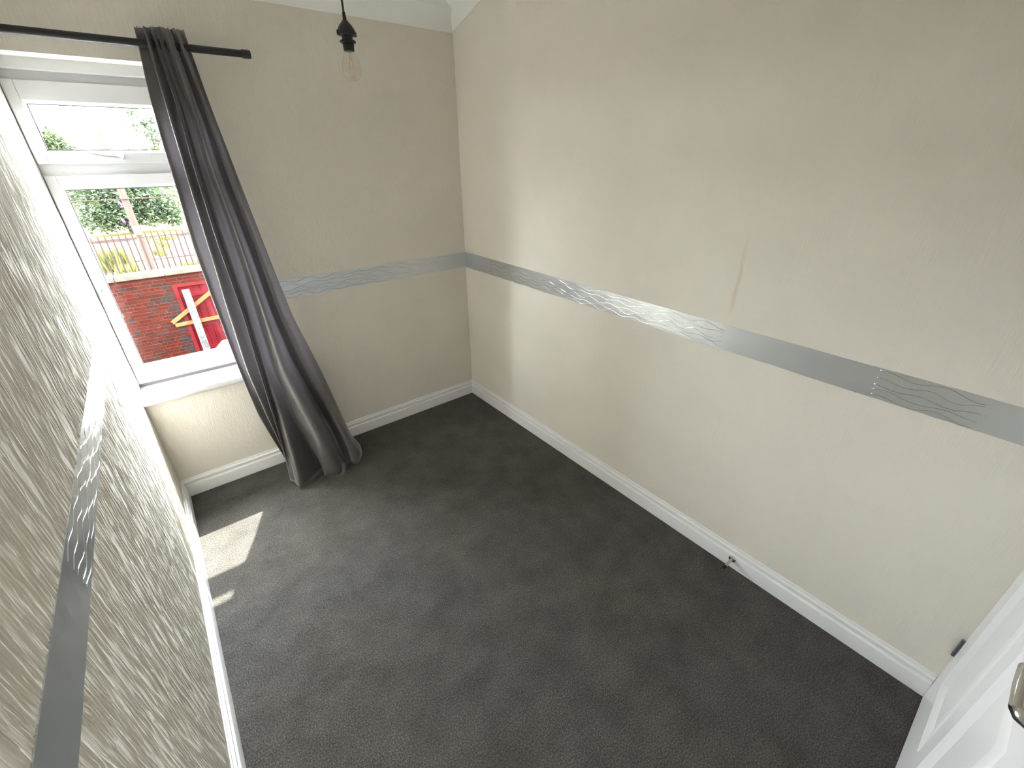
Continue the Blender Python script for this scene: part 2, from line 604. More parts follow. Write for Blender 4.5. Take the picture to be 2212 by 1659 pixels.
# ceiling with its sloping strip
q = MB()
prof = [(YF + 0.1, HC0 - SLOPE * (YF + 0.1)), (YK, HTOP), (YN - 0.1, HTOP), (YN - 0.1, HTOP + 0.25), (YF + 0.1, HTOP + 0.25)]
q.prism(prof, XL - 0.1, XR + 0.1, lambda u, v, e: (e, u, v))
o = q.build('ceiling', 'ceiling_paint')
struct(o, 'white painted ceiling sloping up from the window wall', 'ceiling')

# coving
def cove_profile(d, h, n=6):
    """(out from wall, down from ceiling): shallow concave plaster cove with small square nibs"""
    pts = [(0.0, 0.0), (0.0, -h), (0.008, -h)]
    for i in range(n + 1):
        a = i / n
        bend = 0.010 * math.sin(math.pi * a)
        pts.append((0.008 + (d - 0.008) * a - bend * 0.6, -h + (h - 0.008) * a + bend * 0.7))
    pts.append((d, 0.0))
    return pts
CP = cove_profile(0.085, 0.095)
def ext(z):          # push the top of the cove into the ceiling
    return z
q = MB()
q.prism(CP, XL, XR, lambda u, v, e: (e, YF - u, HC0 + v + (0.03 if v > -0.001 else 0)))
o = auto_smooth(q.build('trim_1', 'cornice_paint'), 30)
struct(o, 'white plaster coving along the top of the window wall', 'coving')
def side_cove(name, x, sgn, label):
    q = MB()
    ys = [YF, YK, YN]
    n = len(CP)
    k = 0
    for y in ys:
        for (u, v) in CP:
            q.v.append((x + sgn * u, y, ceil_z(min(0, y)) + v + (0.03 if v > -0.001 else 0)))
    for i in range(len(ys) - 1):
        for j in range(n):
            a = i * n + j
            b = i * n + (j + 1) % n
            q.f.append((a, b, b + n, a + n))
    q.f.append(tuple(range(n)))
    q.f.append(tuple(range(2 * n, 3 * n)))
    o = auto_smooth(q.build(name, 'cornice_paint'), 30)
    struct(o, label, 'coving')
side_cove('trim_2', XR, -1, 'white plaster coving rising along the plain right hand wall')
side_cove('trim_3', XL, 1, 'white plaster coving above the streaked wall beside the window')

# skirting boards with a stepped ogee top
SK = [(0, 0), (0.018, 0), (0.018, 0.064), (0.0170, 0.0675), (0.0140, 0.0695), (0.0095, 0.0705), (0.0088, 0.0735), (0.0095, 0.0785),
      (0.0120, 0.0840), (0.0135, 0.0890), (0.0125, 0.0935), (0.0090, 0.0965), (0.0050, 0.0980), (0.0045, 0.1040), (0.0040, 0.1085), (0.0, 0.1095)]
def skirt(name, fn, e0, e1, label):
    q = MB()
    q.prism(SK, e0, e1, fn)
    o = auto_smooth(q.build(name, 'gloss_white'), 35)
    struct(o, label, 'skirting board')
    return o
skirt('baseboard_right', lambda u, v, e: (XR - u, e, v), YF, YN + 0.012, 'white moulded skirting board along the plain wall with the door stop')
skirt('baseboard_far', lambda u, v, e: (e, YF - u, v), XL, XR, 'white moulded skirting board under the window and behind the curtain')
skirt('baseboard_left', lambda u, v, e: (XL + u, e, v), YF, YN, 'white moulded skirting board along the streaked wall catching the sun')
skirt('baseboard_near', lambda u, v, e: (e, YN + u, v), XL, DX0 - 0.10, 'white moulded skirting board beside the door')

# ------------------------------------------------------------------ silver wallpaper border
BZ0, BZ1 = 0.9965, 1.0985
def border(name, fn, e0, e1, label, seed, spans, rad=0.0014):
    """fn(s, z, out) -> point. A thin foil strip; raised wavy lines are parts of it"""
    rnd = random.Random(seed)
    n = max(6, int(abs(e1 - e0) / 0.03))
    q = MB()
    top, bot = [], []
    for i in range(n + 1):
        s = e0 + (e1 - e0) * i / n
        jt = 0.0012 * noise.noise((s * 9, seed, 0.3))
        jb = 0.0020 * noise.noise((s * 11, seed, 7.3))
        o_ = 0.0010 + 0.0006 * noise.noise((s * 6, seed, 3.1))
        for z in (BZ0 + jb, BZ1 + jt):
            q.v.append(tuple(fn(s, z, o_)))
            q.v.append(tuple(fn(s, z, -0.002)))
    for i in range(n):
        a = i * 4
        b = a + 4
        q.f += [(a, b, b + 2, a + 2), (a + 1, a + 3, b + 3, b + 1), (a, a + 1, b + 1, b), (a + 2, b + 2, b + 3, a + 3)]
    q.f += [(0, 2, 3, 1), (n * 4, n * 4 + 1, n * 4 + 3, n * 4 + 2)]
    b_ = q.build(name, 'foil')
    struct(b_, label, 'wallpaper border')
    for li, zf in enumerate((0.10, 0.27, 0.43, 0.66, 0.86)):
        for (s0, s1) in spans:
            z0 = BZ0 + (BZ1 - BZ0) * zf
            m_ = max(10, int(abs(s1 - s0) / 0.012))
            pts = []
            ph = rnd.uniform(0, 6)
            wl = rnd.uniform(0.105, 0.15)
            for i in range(m_ + 1):
                s = s0 + (s1 - s0) * i / m_
                z = z0 + 0.0055 * math.sin(s / wl * 2 * math.pi + ph) + 0.006 * noise.noise((s * 3.1, li * 5.0, seed)) + 0.0025 * math.sin(s / wl * 5.1 + ph * 2)
                z = min(BZ1 - 0.003, max(BZ0 + 0.003, z))
                pts.append(fn(s, z, 0.0008))
            qq = MB()
            qq.tube(pts, rad, 6)
            lo = qq.build('wavy_line', 'foil_line', b_, smooth=True)
    return b_
border('trim_4', lambda s, z, o_: Vector((XR - o_, s, z)), YF, YN + 0.002,
       'silver foil border strip with wavy lines across the plain wall', 3, [(-0.28, -1.86), (-2.36, -2.62)])
border('trim_5', lambda s, z, o_: Vector((s, YF - o_, z)), WX1 + 0.02, XR,
       'silver foil border strip between the curtain and the room corner', 11, [(-1.2, -0.14)])
border('trim_6', lambda s, z, o_: Vector((XL + o_, s, z)), YF, YN,
       'silver foil border strip on the streaked wall beside the window', 17, [(-0.05, -1.72)], 0.0009)

# ------------------------------------------------------------------ window
FY0, FY1 = 0.15, 0.215
win = empty('window_1', (-1.585, FY0, 0.65))
struct(win, 'white plastic window with a top opening light above a side hung casement', 'window')
def wbox(name, a, b, m='upvc_white', parent=None, bevel=0.004):
    o = box(name, a, b, m, None, bevel)
    if parent is None:
        o.parent = win
        o.location = -win.location
    else:
        o.parent = parent
    return o
FXL, FXR = -1.952, -1.293
ZB, ZT = 0.652, 1.998
q = MB()
q.box((FXL, FY0 + 0.004, ZB), (-1.918, FY1, ZT))
q.box((FXR - 0.05, FY0 + 0.004, ZB), (FXR + 0.012, FY1, ZT))
q.box((-1.918, FY0 + 0.004, 1.952), (FXR - 0.05, FY1, ZT))
q.box((-1.918, FY0 + 0.004, ZB), (FXR - 0.05, FY1, 0.690))
q.box((-1.918, FY0 + 0.004, 1.622), (FXR - 0.05, FY1, 1.680))
fr = q.build('frame', 'upvc_white')
fr.parent = win
fr.location = -win.location
def sash(name, x0, x1, z0, z1, gx0, gx1, gz0, gz1):
    q = MB()
    y0, y1 = FY0 - 0.014, FY1 - 0.012
    def bar(ax, az, bx, bz):
        q.box((ax, y0, az), (bx, y1, bz))
    bar(x0, z0, gx0 - 0.010, z1)
    bar(gx1 + 0.010, z0, x1, z1)
    bar(gx0 - 0.010, z0, gx1 + 0.010, gz0 - 0.010)
    bar(gx0 - 0.010, gz1 + 0.010, gx1 + 0.010, z1)
    s = q.build(name, 'upvc_white', bevel=0.003)
    s.parent = win
    s.location = -win.location
    # sloped glazing bead all round
    b = MB()
    ins = [(gx0 - 0.011, gz0 - 0.011), (gx1 + 0.011, gz0 - 0.011), (gx1 + 0.011, gz1 + 0.011), (gx0 - 0.011, gz1 + 0.011)]
    inn = [(gx0, gz0), (gx1, gz0), (gx1, gz1), (gx0, gz1)]
    for i in range(4):
        j = (i + 1) % 4
        b.add([(ins[i][0], y0 + 0.001, ins[i][1]), (ins[j][0], y0 + 0.001, ins[j][1]), (inn[j][0], y0 + 0.016, inn[j][1]), (inn[i][0], y0 + 0.016, inn[i][1]),
               (ins[i][0], y0 + 0.03, ins[i][1]), (ins[j][0], y0 + 0.03, ins[j][1]), (inn[j][0], y0 + 0.03, inn[j][1]), (inn[i][0], y0 + 0.03, inn[i][1])],
              [(0, 1, 2, 3), (4, 7, 6, 5), (0, 4, 5, 1), (3, 2, 6, 7), (0, 3, 7, 4), (1, 5, 6, 2)])
    b.build('glazing_bead', 'upvc_white', s)
    g = MB()
    t = 0.003
    for (ax, az, bx, bz) in ((gx0, gz0, gx0 + t, gz1), (gx1 - t, gz0, gx1, gz1), (gx0, gz0, gx1, gz0 + t), (gx0, gz1 - t, gx1, gz1)):
        g.box((ax, y0 + 0.0165, az), (bx, y0 + 0.022, bz))
    g.build('gasket', 'gasket', s)
    box('pane', (gx0 - 0.008, y0 + 0.0225, gz0 - 0.008), (gx1 + 0.008, y0 + 0.0229, gz1 + 0.008), 'window_glass', s)
    return s
top_s = sash('top_light', -1.926, FXR - 0.040, 1.672, 1.962, -1.880, FXR - 0.09, 1.722, 1.884)
low_s = sash('casement', -1.926, FXR - 0.040, 0.682, 1.630, -1.880, FXR - 0.09, 0.752, 1.574)

def handle(name, base_a, base_b, pts, rads, knob, parent):
    h = box(name, base_a, base_b, 'handle_white', parent, 0.004, 3)
    q = MB()
    q.tube(pts, rads, 12)
    lv = q.build('lever', 'handle_white', h, smooth=True)
    q = MB()
    q.lathe([(0.0, 0.0), (0.0035, 0.0), (0.0035, -0.0015), (0.0, -0.0015)], 12, knob, 'y')
    q.build('lock_button', 'gasket', h)
    return h
YS = FY0 - 0.014
h1 = handle('handle', (-1.715, YS - 0.012, 1.683), (-1.640, YS, 1.706),
       [(-1.655, YS - 0.010, 1.694), (-1.656, YS - 0.030, 1.694), (-1.672, YS - 0.036, 1.695), (-1.70, YS - 0.036, 1.697), (-1.74, YS - 0.038, 1.706), (-1.775, YS - 0.040, 1.711), (-1.798, YS - 0.040, 1.711)],
       [0.010, 0.011, 0.011, 0.009, 0.008, 0.008, 0.006], (-1.705, YS - 0.0125, 1.695), top_s)
h2 = handle('handle', (-1.918, YS - 0.012, 1.065), (-1.892, YS, 1.165),
       [(-1.905, YS - 0.010, 1.105), (-1.905, YS - 0.030, 1.104), (-1.905, YS - 0.036, 1.090), (-1.904, YS - 0.036, 1.068), (-1.896, YS - 0.038, 1.035), (-1.884, YS - 0.040, 1.000), (-1.879, YS - 0.040, 0.978)],
       [0.010, 0.011, 0.011, 0.009, 0.008, 0.008, 0.006], (-1.905, YS - 0.0125, 1.150), low_s)

# trim bead where the soffit meets the frame
q = MB()
q.box((XL, FY0 - 0.02, ZT - 0.004), (WX1, FY0 + 0.01, WZ1 + 0.004))
hb = q.build('head_trim', 'upvc_white', bevel=0.004)
hb.parent = win
hb.location = -win.location
# window board
q = MB()
prof = [(FY0 + 0.03, 0.612), (FY0 + 0.03, 0.642), (-0.022, 0.636), (-0.030, 0.632), (-0.034, 0.622), (-0.034, 0.610), (-0.030, 0.602), (-0.022, 0.598), (YF - 0.001, 0.598), (YF - 0.001, 0.612)]
q.prism(prof, XL, WX1 + 0.04, lambda u, v, e: (e, u, v))
sill = auto_smooth(q.build('window_board', 'sill_white'), 40)
sill.parent = win
sill.location = -win.location
q = MB()
q.prism([(FY0 - 0.004, 0.640), (FY0 + 0.03, 0.640), (FY0 + 0.03, 0.654), (FY0 + 0.002, 0.654)], XL, WX1, lambda u, v, e: (e, u, v))
cg = q.build('sill_joint', 'caulk_gap')
cg.parent = win
cg.location = -win.location

# ------------------------------------------------------------------ door and its furniture
DY = -2.843
door = empty('door_1', (-0.01, DY, 0))
struct(door, 'white panelled door with a chrome lever handle closed beside the plain wall', 'door')
def dpart(o, parent=None):
    o.parent = parent or door
    if parent is None:
        o.location = -door.location
    return o
# leaf built as stiles, rails and recessed panels with mouldings
LX0, LX1, LZ0, LZ1 = -0.885, -0.008, 0.006, 1.99
st, mid = 0.105, 0.09
cols = [(LX0 + st, (LX0 + LX1) / 2 - mid / 2), ((LX0 + LX1) / 2 + mid / 2, LX1 - st)]
rows = [(0.21, 0.80), (0.96, 1.50), (1.60, 1.88)]
q = MB()
xs = [LX0, cols[0][0], cols[0][1], cols[1][0], cols[1][1], LX1]
zs = [LZ0, rows[0][0], rows[0][1], rows[1][0], rows[1][1], rows[2][0], rows[2][1], LZ1]
for i in range(5):
    for j in range(7):
        if i in (1, 3) and j in (1, 3, 5):
            continue
        q.box((xs[i], DY - 0.036, zs[j]), (xs[i + 1], DY, zs[j + 1]))
leaf = dpart(q.build('door_leaf', 'door_white'))
bm = bmesh.new()
bm.from_mesh(leaf.data)
bmesh.ops.remove_doubles(bm, verts=bm.verts, dist=1e-5)
bm.to_mesh(leaf.data)
bm.free()
for (x0, x1) in cols:
    for (z0, z1) in rows:
        q = MB()
        steps = [(0.0, 0.0), (0.006, 0.003), (0.016, -0.002), (0.028, -0.010), (0.034, -0.011), (0.060, -0.004), (0.066, -0.003)]
        for (i_, d_) in steps:
            for (x, z) in ((x0 + i_, z0 + i_), (x1 - i_, z0 + i_), (x1 - i_, z1 - i_), (x0 + i_, z1 - i_)):
                q.v.append((x, DY + d_, z))
        for k in range(len(steps) - 1):
            for j in range(4):
                a = k * 4 + j
                b = k * 4 + (j + 1) % 4
                q.f.append((a, b, b + 4, a + 4))
        kk = (len(steps) - 1) * 4
        q.f.append((kk, kk + 1, kk + 2, kk + 3))
        for (x, z) in ((x0, z0), (x1, z0), (x1, z1), (x0, z1)):
            q.v.append((x, DY - 0.03, z))
        m_ = len(q.v) - 4
        for j in range(4):
            q.f.append((j, (j + 1) % 4, m_ + (j + 1) % 4, m_ + j))
        q.f.append((m_, m_ + 1, m_ + 2, m_ + 3))
        q.build('panel', 'door_white', leaf)
# jambs and architrave
q = MB()
q.box((LX1 + 0.002, YN - 0.1, 0), (XR, DY - 0.004, DZ))
q.box((LX0 - 0.03, YN - 0.1, 0), (LX0 - 0.003, DY - 0.004, DZ))
q.box((LX0 - 0.03, YN - 0.1, LZ1 + 0.003), (XR, DY - 0.004, DZ + 0.02))
dpart(q.build('door_frame', 'gloss_white'))
q = MB()
q.box((LX0 - 0.085, YN - 0.002, 0), (LX0 - 0.018, YN + 0.016, DZ + 0.06))
q.box((LX0 - 0.085, YN - 0.002, LZ1 + 0.016), (XR, YN + 0.016, DZ + 0.06))
dpart(q.build('architrave', 'gloss_white', bevel=0.004))
# lever handle: rose, neck, lever pointing to the hinge side
hz, hx = 0.962, -0.861
q = MB()
q.lathe([(0, 0), (0.026, 0), (0.026, 0.006), (0.022, 0.010), (0.0, 0.010)], 24, (hx, DY, hz), 'y')
rose = dpart(auto_smooth(q.build('handle_rose', 'chrome')))
q = MB()
q.tube([(hx, DY + 0.008, hz), (hx, DY + 0.026, hz), (hx + 0.004, DY + 0.034, hz), (hx + 0.014, DY + 0.038, hz), (hx + 0.06, DY + 0.039, hz + 0.001), (hx + 0.105, DY + 0.038, hz + 0.002), (hx + 0.113, DY + 0.037, hz + 0.002)],
       [0.011, 0.011, 0.0115, 0.012, 0.012, 0.0115, 0.006], 14)
dpart(q.build('lever_handle', 'chrome', smooth=True))
for z in (0.27, 1.72):
    q = MB()
    q.tube([(0.004, DY + 0.004, z - 0.04), (0.004, DY + 0.004, z + 0.04)], 0.005, 10)
    q.box((-0.002, DY - 0.03, z - 0.038), (0.004, DY + 0.002, z + 0.038))
    dpart(q.build('hinge', 'hinge_steel'))

# door stop on the skirting
sx = XR - 0.018
ds = empty('door_stop', (sx, -2.143, 0.051))
tag(ds, 'small chrome door stop with black rubber tip screwed to the skirting', 'door stop')
q = MB()
q.lathe([(0, 0.001), (0.0165, 0.001), (0.0165, -0.003), (0.014, -0.006), (0.008, -0.008), (0, -0.008)], 24, (0, 0, 0), 'x')
auto_smooth(q.build('base_plate', 'chrome', ds))
q = MB()
q.lathe([(0, -0.007), (0.0062, -0.007), (0.0062, -0.064), (0, -0.064)], 18, (0, 0, 0), 'x')
auto_smooth(q.build('stem', 'brushed_steel', ds))
q = MB()
q.lathe([(0, -0.063), (0.0075, -0.063), (0.0075, -0.074), (0.006, -0.078), (0, -0.0785)], 18, (0, 0, 0), 'x')
auto_smooth(q.build('rubber_tip', 'black_rubber', ds))

# ------------------------------------------------------------------ curtain rod
RY = -0.088
RZ = 2.082
rod = empty('curtain_rod', (-1.5, RY, RZ))
tag(rod, 'black metal curtain rod with a capped end above the window', 'curtain rod')
q = MB()
q.tube([(-1.925 + 1.5, 0, 0), (-1.105 + 1.5, 0, 0)], 0.0135, 20)
auto_smooth(q.build('pole', 'black_metal', rod))
q = MB()
q.lathe([(0, -0.005), (0.0165, -0.005), (0.0165, 0.022), (0.0145, 0.027), (0, 0.028)], 22, (-1.112 + 1.5, 0, 0), 'x')
auto_smooth(q.build('end_cap', 'black_metal', rod))
for bx_ in (-1.892, -1.375):
    q = MB()
    q.box((bx_ + 1.5 - 0.008, -0.003, -0.020), (bx_ + 1.5 + 0.008, YF - RY, -0.012))
    q.box((bx_ + 1.5 - 0.012, YF - RY - 0.004, -0.055), (bx_ + 1.5 + 0.012, YF - RY + 0.001, 0.03))
    q.box((bx_ + 1.5 - 0.008, -0.018, -0.021), (bx_ + 1.5 + 0.008, 0.018, -0.012))
    q.build('bracket', 'black_metal', rod, bevel=0.002)

# ------------------------------------------------------------------ curtain
LINES = {
    'A': [(291, 60, -.075), (322, 200, -.075), (352, 310, -.08), (385, 415, -.085), (418, 530, -.09), (472, 680, -.105), (517, 800, -.115), (560, 900, -.12), (600, 965, -.12), (640, 1030, -.11)],
    'B': [(309, 56, -.105), (359, 228, -.125), (404, 380, -.14), (450, 530, -.15), (496, 680, -.165), (534, 800, -.175), (578, 900, -.18), (608, 965, -.18), (642, 1040, -.17)],
    'D': [(323, 54, -.115), (382, 228, -.145), (425, 380, -.165), (472, 530, -.185), (525, 680, -.205), (560, 800, -.22), (590, 900, -.235), (612, 975, -.24), (629, 1043, -.24)],
    'K': [(333, 53, -.10), (394, 228, -.115), (440, 380, -.13), (490, 530, -.15), (541, 680, -.17), (574, 800, -.19), (608, 900, -.23), (632, 975, -.28), (655, 1057, -.345)],
    'E': [(342, 52, -.095), (405, 228, -.11), (452, 380, -.12), (508, 530, -.14), (555, 680, -.155), (590, 800, -.17), (634, 900, -.19), (664, 960, -.205), (704, 1022, -.245)],
    'G': [(346, 52, -.104), (409, 228, -.124), (456, 380, -.142), (512, 530, -.163), (560, 680, -.184), (597, 800, -.206), (646, 900, -.245), (680, 960, -.288), (708, 1037, -.335)],
    'F': [(356, 50, -.118), (420, 228, -.14), (466, 380, -.165), (522, 530, -.185), (574, 680, -.21), (616, 800, -.235), (672, 900, -.28), (706, 960, -.32), (740, 1025, -.358)],
    'H': [(376, 53, -.112), (440, 228, -.125), (492, 380, -.14), (552, 530, -.155), (605, 680, -.17), (662, 800, -.185), (718, 900, -.21), (748, 955, -.27), (767, 1007, -.335)],
    'I': [(392, 56, -.095), (453, 228, -.095), (512, 380, -.10), (570, 530, -.105), (630, 680, -.11), (693, 800, -.115), (737, 895, -.12), (760, 945, -.125), (788, 968, -.16)],
}
def line_at(key, z):
    pts = [ony(px, py, d) for (px, py, d) in LINES[key]]
    if z >= pts[0].z:
        return Vector((pts[0].x, pts[0].y))
    for a, b in zip(pts, pts[1:]):
        if a.z >= z >= b.z:
            t = (a.z - z) / max(1e-6, a.z - b.z)
            return Vector((a.x + (b.x - a.x) * t, a.y + (b.y - a.y) * t))
    return Vector((pts[-1].x, pts[-1].y))
def smooth_line(key, z):
    acc = Vector((0, 0))
    for dz, wgt in ((-0.06, 1), (-0.03, 2), (0, 3), (0.03, 2), (0.06, 1)):
        acc += line_at(key, max(0.0, z + dz)) * wgt
    return acc / 9.0
def section(z):
    k = {n: smooth_line(n, z) for n in LINES}
    t = min(1, max(0, (2.13 - z) / 0.5))
    dp = 0.035 + 0.035 * t
    A, B, D, K, E_, G, F, H, I = (k[n] for n in 'ABDKEGFHI')
    lo = min(1, max(0, (0.5 - z) / 0.5))
    pts = [Vector((A.x + 0.012, A.y + 0.012)), A, Vector((B.x + 0.012, B.y + dp)), B,
           Vector((D.x + 0.016, D.y + dp)), D]
    # broad dark valley between the free edge and the satin fold; near the floor it flares into a lobe of its own
    pts.append(Vector((D.x * (1 - lo) + D.x * lo * 0.5 + K.x * lo * 0.5 + 0.012 * (1 - lo), (D.y + dp * 0.8) * (1 - lo) + (D.y * 0.5 + K.y * 0.5) * lo)))
    pts.append(K)
    pts.append(E_)
    pts.append(G)
    pts.append(F)
    pts.append(Vector((F.x * 0.45 + H.x * 0.55, max(F.y, H.y) + dp * 0.8)))
    pts.append(H)
    pts.append(Vector((H.x * 0.4 + I.x * 0.6, H.y + dp * 0.6)))
    pts.append(I)
    pts.append(Vector((I.x - 0.03, min(-0.045, I.y + 0.045))))
    return pts
def catmull(P, n):
    out = []
    Q = [P[0] * 2 - P[1]] + P + [P[-1] * 2 - P[-2]]
    for i in range(1, len(Q) - 2):
        p0, p1, p2, p3 = Q[i - 1], Q[i], Q[i + 1], Q[i + 2]
        for j in range(n):
            t = j / n
            out.append(0.5 * ((2 * p1) + (p2 - p0) * t + (2 * p0 - 5 * p1 + 4 * p2 - p3) * t * t + (3 * p1 - p0 - 3 * p2 + p3) * t ** 3))
    out.append(P[-1].copy())
    return out
cur = empty('curtain', (-1.2, -0.2, 0.0))
tag(cur, 'long charcoal satin curtain bunched to one side of the window, trailing on the carpet', 'curtain')
ROWS, NS = 96, 9
verts, faces = [], []
ZH = 2.135
for r in range(ROWS + 1):
    tt = r / ROWS
    z = ZH + (0.012 - ZH) * tt
    sec = catmull(section(z), NS)
    M = len(sec)
    for i, p in enumerate(sec):
        u = i / (M - 1)
        zz = z
        if r < 6:
            zz += 0.010 * (noise.noise((i * 0.23, 1.7, 0))) * (1 - r / 6)
        zz += max(0, tt - 0.9) / 0.1 * 0.010 * (0.5 + 0.5 * math.sin(i * 0.55))
        wob = 0.004 * noise.noise((u * 9, z * 2.2, 4.4)) + 0.0025 * noise.noise((u * 21, z * 6.0, 9.1))
        yy = min(-0.04, p.y + wob)
        verts.append((p.x + wob * 0.6 + 1.2, yy + 0.2, zz))
for r in range(ROWS):
    for i in range(M - 1):
        a = r * M + i
        faces.append((a, a + 1, a + M + 1, a + M))
cl = mesh_obj('drape', verts, faces, 'curtain_satin', cur, smooth=True)
sm_ = cl.modifiers.new('cloth_thickness', 'SOLIDIFY')
sm_.thickness = 0.0025
sm_.offset = 0.0
# steel eyelets hidden in the heading: rings around the rod
for i, bx_ in enumerate((-1.425, -1.405, -1.385, -1.362, -1.34, -1.325)):
    q = MB()
    pts = []
    for j in range(17):
        a = 2 * math.pi * j / 16
        pts.append((bx_ + 1.2, RY + 0.2 + 0.0185 * math.cos(a), RZ + 0.0185 * math.sin(a)))
    q.tube(pts, 0.0025, 6, caps=False)
    q.build('eyelet', 'black_metal', cur, smooth=True)
# ------------------------------------------------------------------ pendant lamp
PX, PY = -0.98, -0.933
pl = empty('pendant_lamp', (PX, PY, 1.9))
tag(pl, 'black pendant lamp holder with a bare clear filament bulb on a cord', 'pendant lamp')
def lp(prof, name, m, n=32, ang=40):
    q = MB()
    q.lathe([(r, h - 1.9) for r, h in prof], n)
    return auto_smooth(q.build(name, m, pl), ang)
q = MB()
q.tube([(0, 0, 2.075 - 1.9), (0.0005, 0, 2.3 - 1.9), (0, 0, HTOP - 0.02 - 1.9)], 0.0033, 8)
q.build('cord', 'black_cord', pl, smooth=True)
lp([(0, HTOP), (0.045, HTOP), (0.043, HTOP - 0.012), (0.02, HTOP - 0.026), (0.006, HTOP - 0.03), (0, HTOP - 0.03)], 'ceiling_rose', 'black_plastic')
lp([(0, 2.088), (0.0045, 2.088), (0.0062, 2.066), (0.0075, 2.066), (0.0075, 2.062), (0, 2.062)], 'cord_grip', 'black_plastic')
hold = lp([(0, 2.068), (0.008, 2.068), (0.011, 2.064), (0.019, 2.056), (0.025, 2.047), (0.0275, 2.040), (0.0285, 2.034), (0.0275, 2.031), (0.0165, 2.031),
    (0.0165, 2.012), (0.0172, 2.011), (0.0172, 2.004), (0.0165, 1.995), (0.0160, 1.990), (0, 1.990)], 'lamp_holder', 'black_plastic')
lp([(0.0165, 2.0175), (0.0230, 2.0175), (0.0245, 2.0155), (0.0245, 2.0125), (0.0225, 2.0115), (0.0165, 2.0115)], 'shade_ring', 'black_plastic')
# two side lugs on the collar
q = MB()
q.box((-0.031, -0.004, 2.029 - 1.9), (-0.022, 0.004, 2.042 - 1.9))
q.build('lug', 'black_plastic', pl, bevel=0.002)
q = MB()
q.box((0.022, -0.004, 2.029 - 1.9), (0.031, 0.004, 2.042 - 1.9))
q.build('lug', 'black_plastic', pl, bevel=0.002)
prof = [(0.0, 1.9955), (0.0120, 1.995), (0.0128, 1.988), (0.0132, 1.982), (0.0150, 1.974), (0.0185, 1.965), (0.0230, 1.955), (0.0270, 1.944), (0.0293, 1.933), (0.0297, 1.924), (0.0280, 1.914), (0.0240, 1.905), (0.0180, 1.899), (0.0100, 1.8955), (0.0001, 1.8945)]
bulb = lp([(r, h + 0.017) for r, h in prof], 'bulb', 'bulb_glass', 36, 80)
tag(bulb, 'clear glass bulb')
q = MB()
q.tube([(0, 0, 0.105), (0, 0, 0.078), (0.0, 0, 0.07)], [0.006, 0.004, 0.002], 10)
q.build('glass_stem', 'bulb_glass', bulb, smooth=True)
for k in range(4):
    a = k * math.pi / 2 + 0.4
    q = MB()
    q.tube([(0.004 * math.cos(a), 0.004 * math.sin(a), 0.075), (0.0095 * math.cos(a), 0.0095 * math.sin(a), 0.040)], 0.0011, 6)
    q.build('filament', 'filament', bulb)

# small paint blobs on the skirting
for i, (y, z, r) in enumerate(((-2.510, 0.062, 0.0045), (-2.664, 0.050, 0.003))):
    q = MB()
    q.lathe([(0, 0.001), (r, 0.001), (r * 0.95, -r * 0.5), (r * 0.5, -r * 0.9), (0, -r)], 10, (sx, y, z), 'x')
    b = q.build('paint_blob', 'paint_blob', None, smooth=True)
    b.parent = bpy.data.objects['baseboard_right']

# ------------------------------------------------------------------ outdoors
GZ = -2.75
o = box('ground', (-60, 33.0, GZ - 0.3), (60, 160, GZ - 0.02), 'dry_grass')
struct(o, 'sunlit dry grass field beyond the lane', 'field')
o = box('yard_ground', (-25, 0.3, GZ - 0.3), (25, 10.0, GZ), 'yard')
struct(o, 'concrete back yard below the window', 'yard')
o = box('lane', (-60, 10.0, GZ - 0.3), (60, 33.0, GZ - 0.005), 'pavement')
struct(o, 'pale sunlit lane behind the garden wall', 'lane')
# own house outside face, unseen: made tall and dark to dim the garden wall
q = MB()
q.box((-9, YF + TH - 0.02, GZ), (9, YF + TH + 0.02, WZ0))
q.box((-9, YF + TH - 0.02, WZ1), (9, YF + TH + 0.02, 6.2))
q.box((-9, YF + TH - 0.02, WZ0), (FXL, YF + TH + 0.02, WZ1))
q.box((WX1, YF + TH - 0.02, WZ0), (9, YF + TH + 0.02, WZ1))
struct(q.build('wall_outer', 'render_facade'), 'unseen brick outside face of the house, made tall and dark to dim the garden wall', 'wall')
box('outer_sill', (FXL + 0.01, FY1 - 0.01, 0.612), (WX1 - 0.005, YF + TH + 0.06, 0.652), 'upvc_white').parent = None
osl = bpy.data.objects['outer_sill']
osl.parent = win
osl.location = -win.location

for i, yk in enumerate((25.0, 32.6)):
    o = tag(box('kerb', (-30, yk, GZ - 0.1), (30, yk + 0.15, GZ + (0.03 if i == 0 else 0.12)), 'kerb_stone'),
            ['low dark kerb with weeds growing along it in the lane', 'raised dark kerb between the lane and the bushes'][i], 'kerb')

# garden wall of separate bricks
WY = 10.0
gw = empty('garden_wall', (-2.0, WY, GZ))
tag(gw, 'red brick garden wall with a pale stone coping', 'wall')
GX0, GX1, GTOP = -1.63, -0.62, -0.925        # gate opening
WTOP = -0.70
def gpart(o):
    o.parent = gw
    o.location = o.location - gw.location
    return o
q = MB()
q.box((-14, WY + 0.012, GZ), (GX0, WY + 0.21, WTOP))
q.box((GX1, WY + 0.012, GZ), (10, WY + 0.21, WTOP))
q.box((GX0, WY + 0.012, GTOP), (GX1, WY + 0.21, WTOP))
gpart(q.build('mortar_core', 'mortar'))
ci = 0
xx = -14.0
while xx < 10:
    L_ = 0.88
    gpart(box('coping_stone', (xx, WY - 0.05, WTOP), (xx + L_ - 0.008, WY + 0.26, -0.585), 'coping_stone', None, 0.012, 1))
    xx += L_
def brick_mesh(name, wdt, m):
    q = MB()
    q.box((-wdt / 2, 0, -0.0325), (wdt / 2, 0.10, 0.0325))
    o = q.build(name, m, None, bevel=0.003, seg=1)
    me = o.data
    bpy.data.objects.remove(o)
    return me
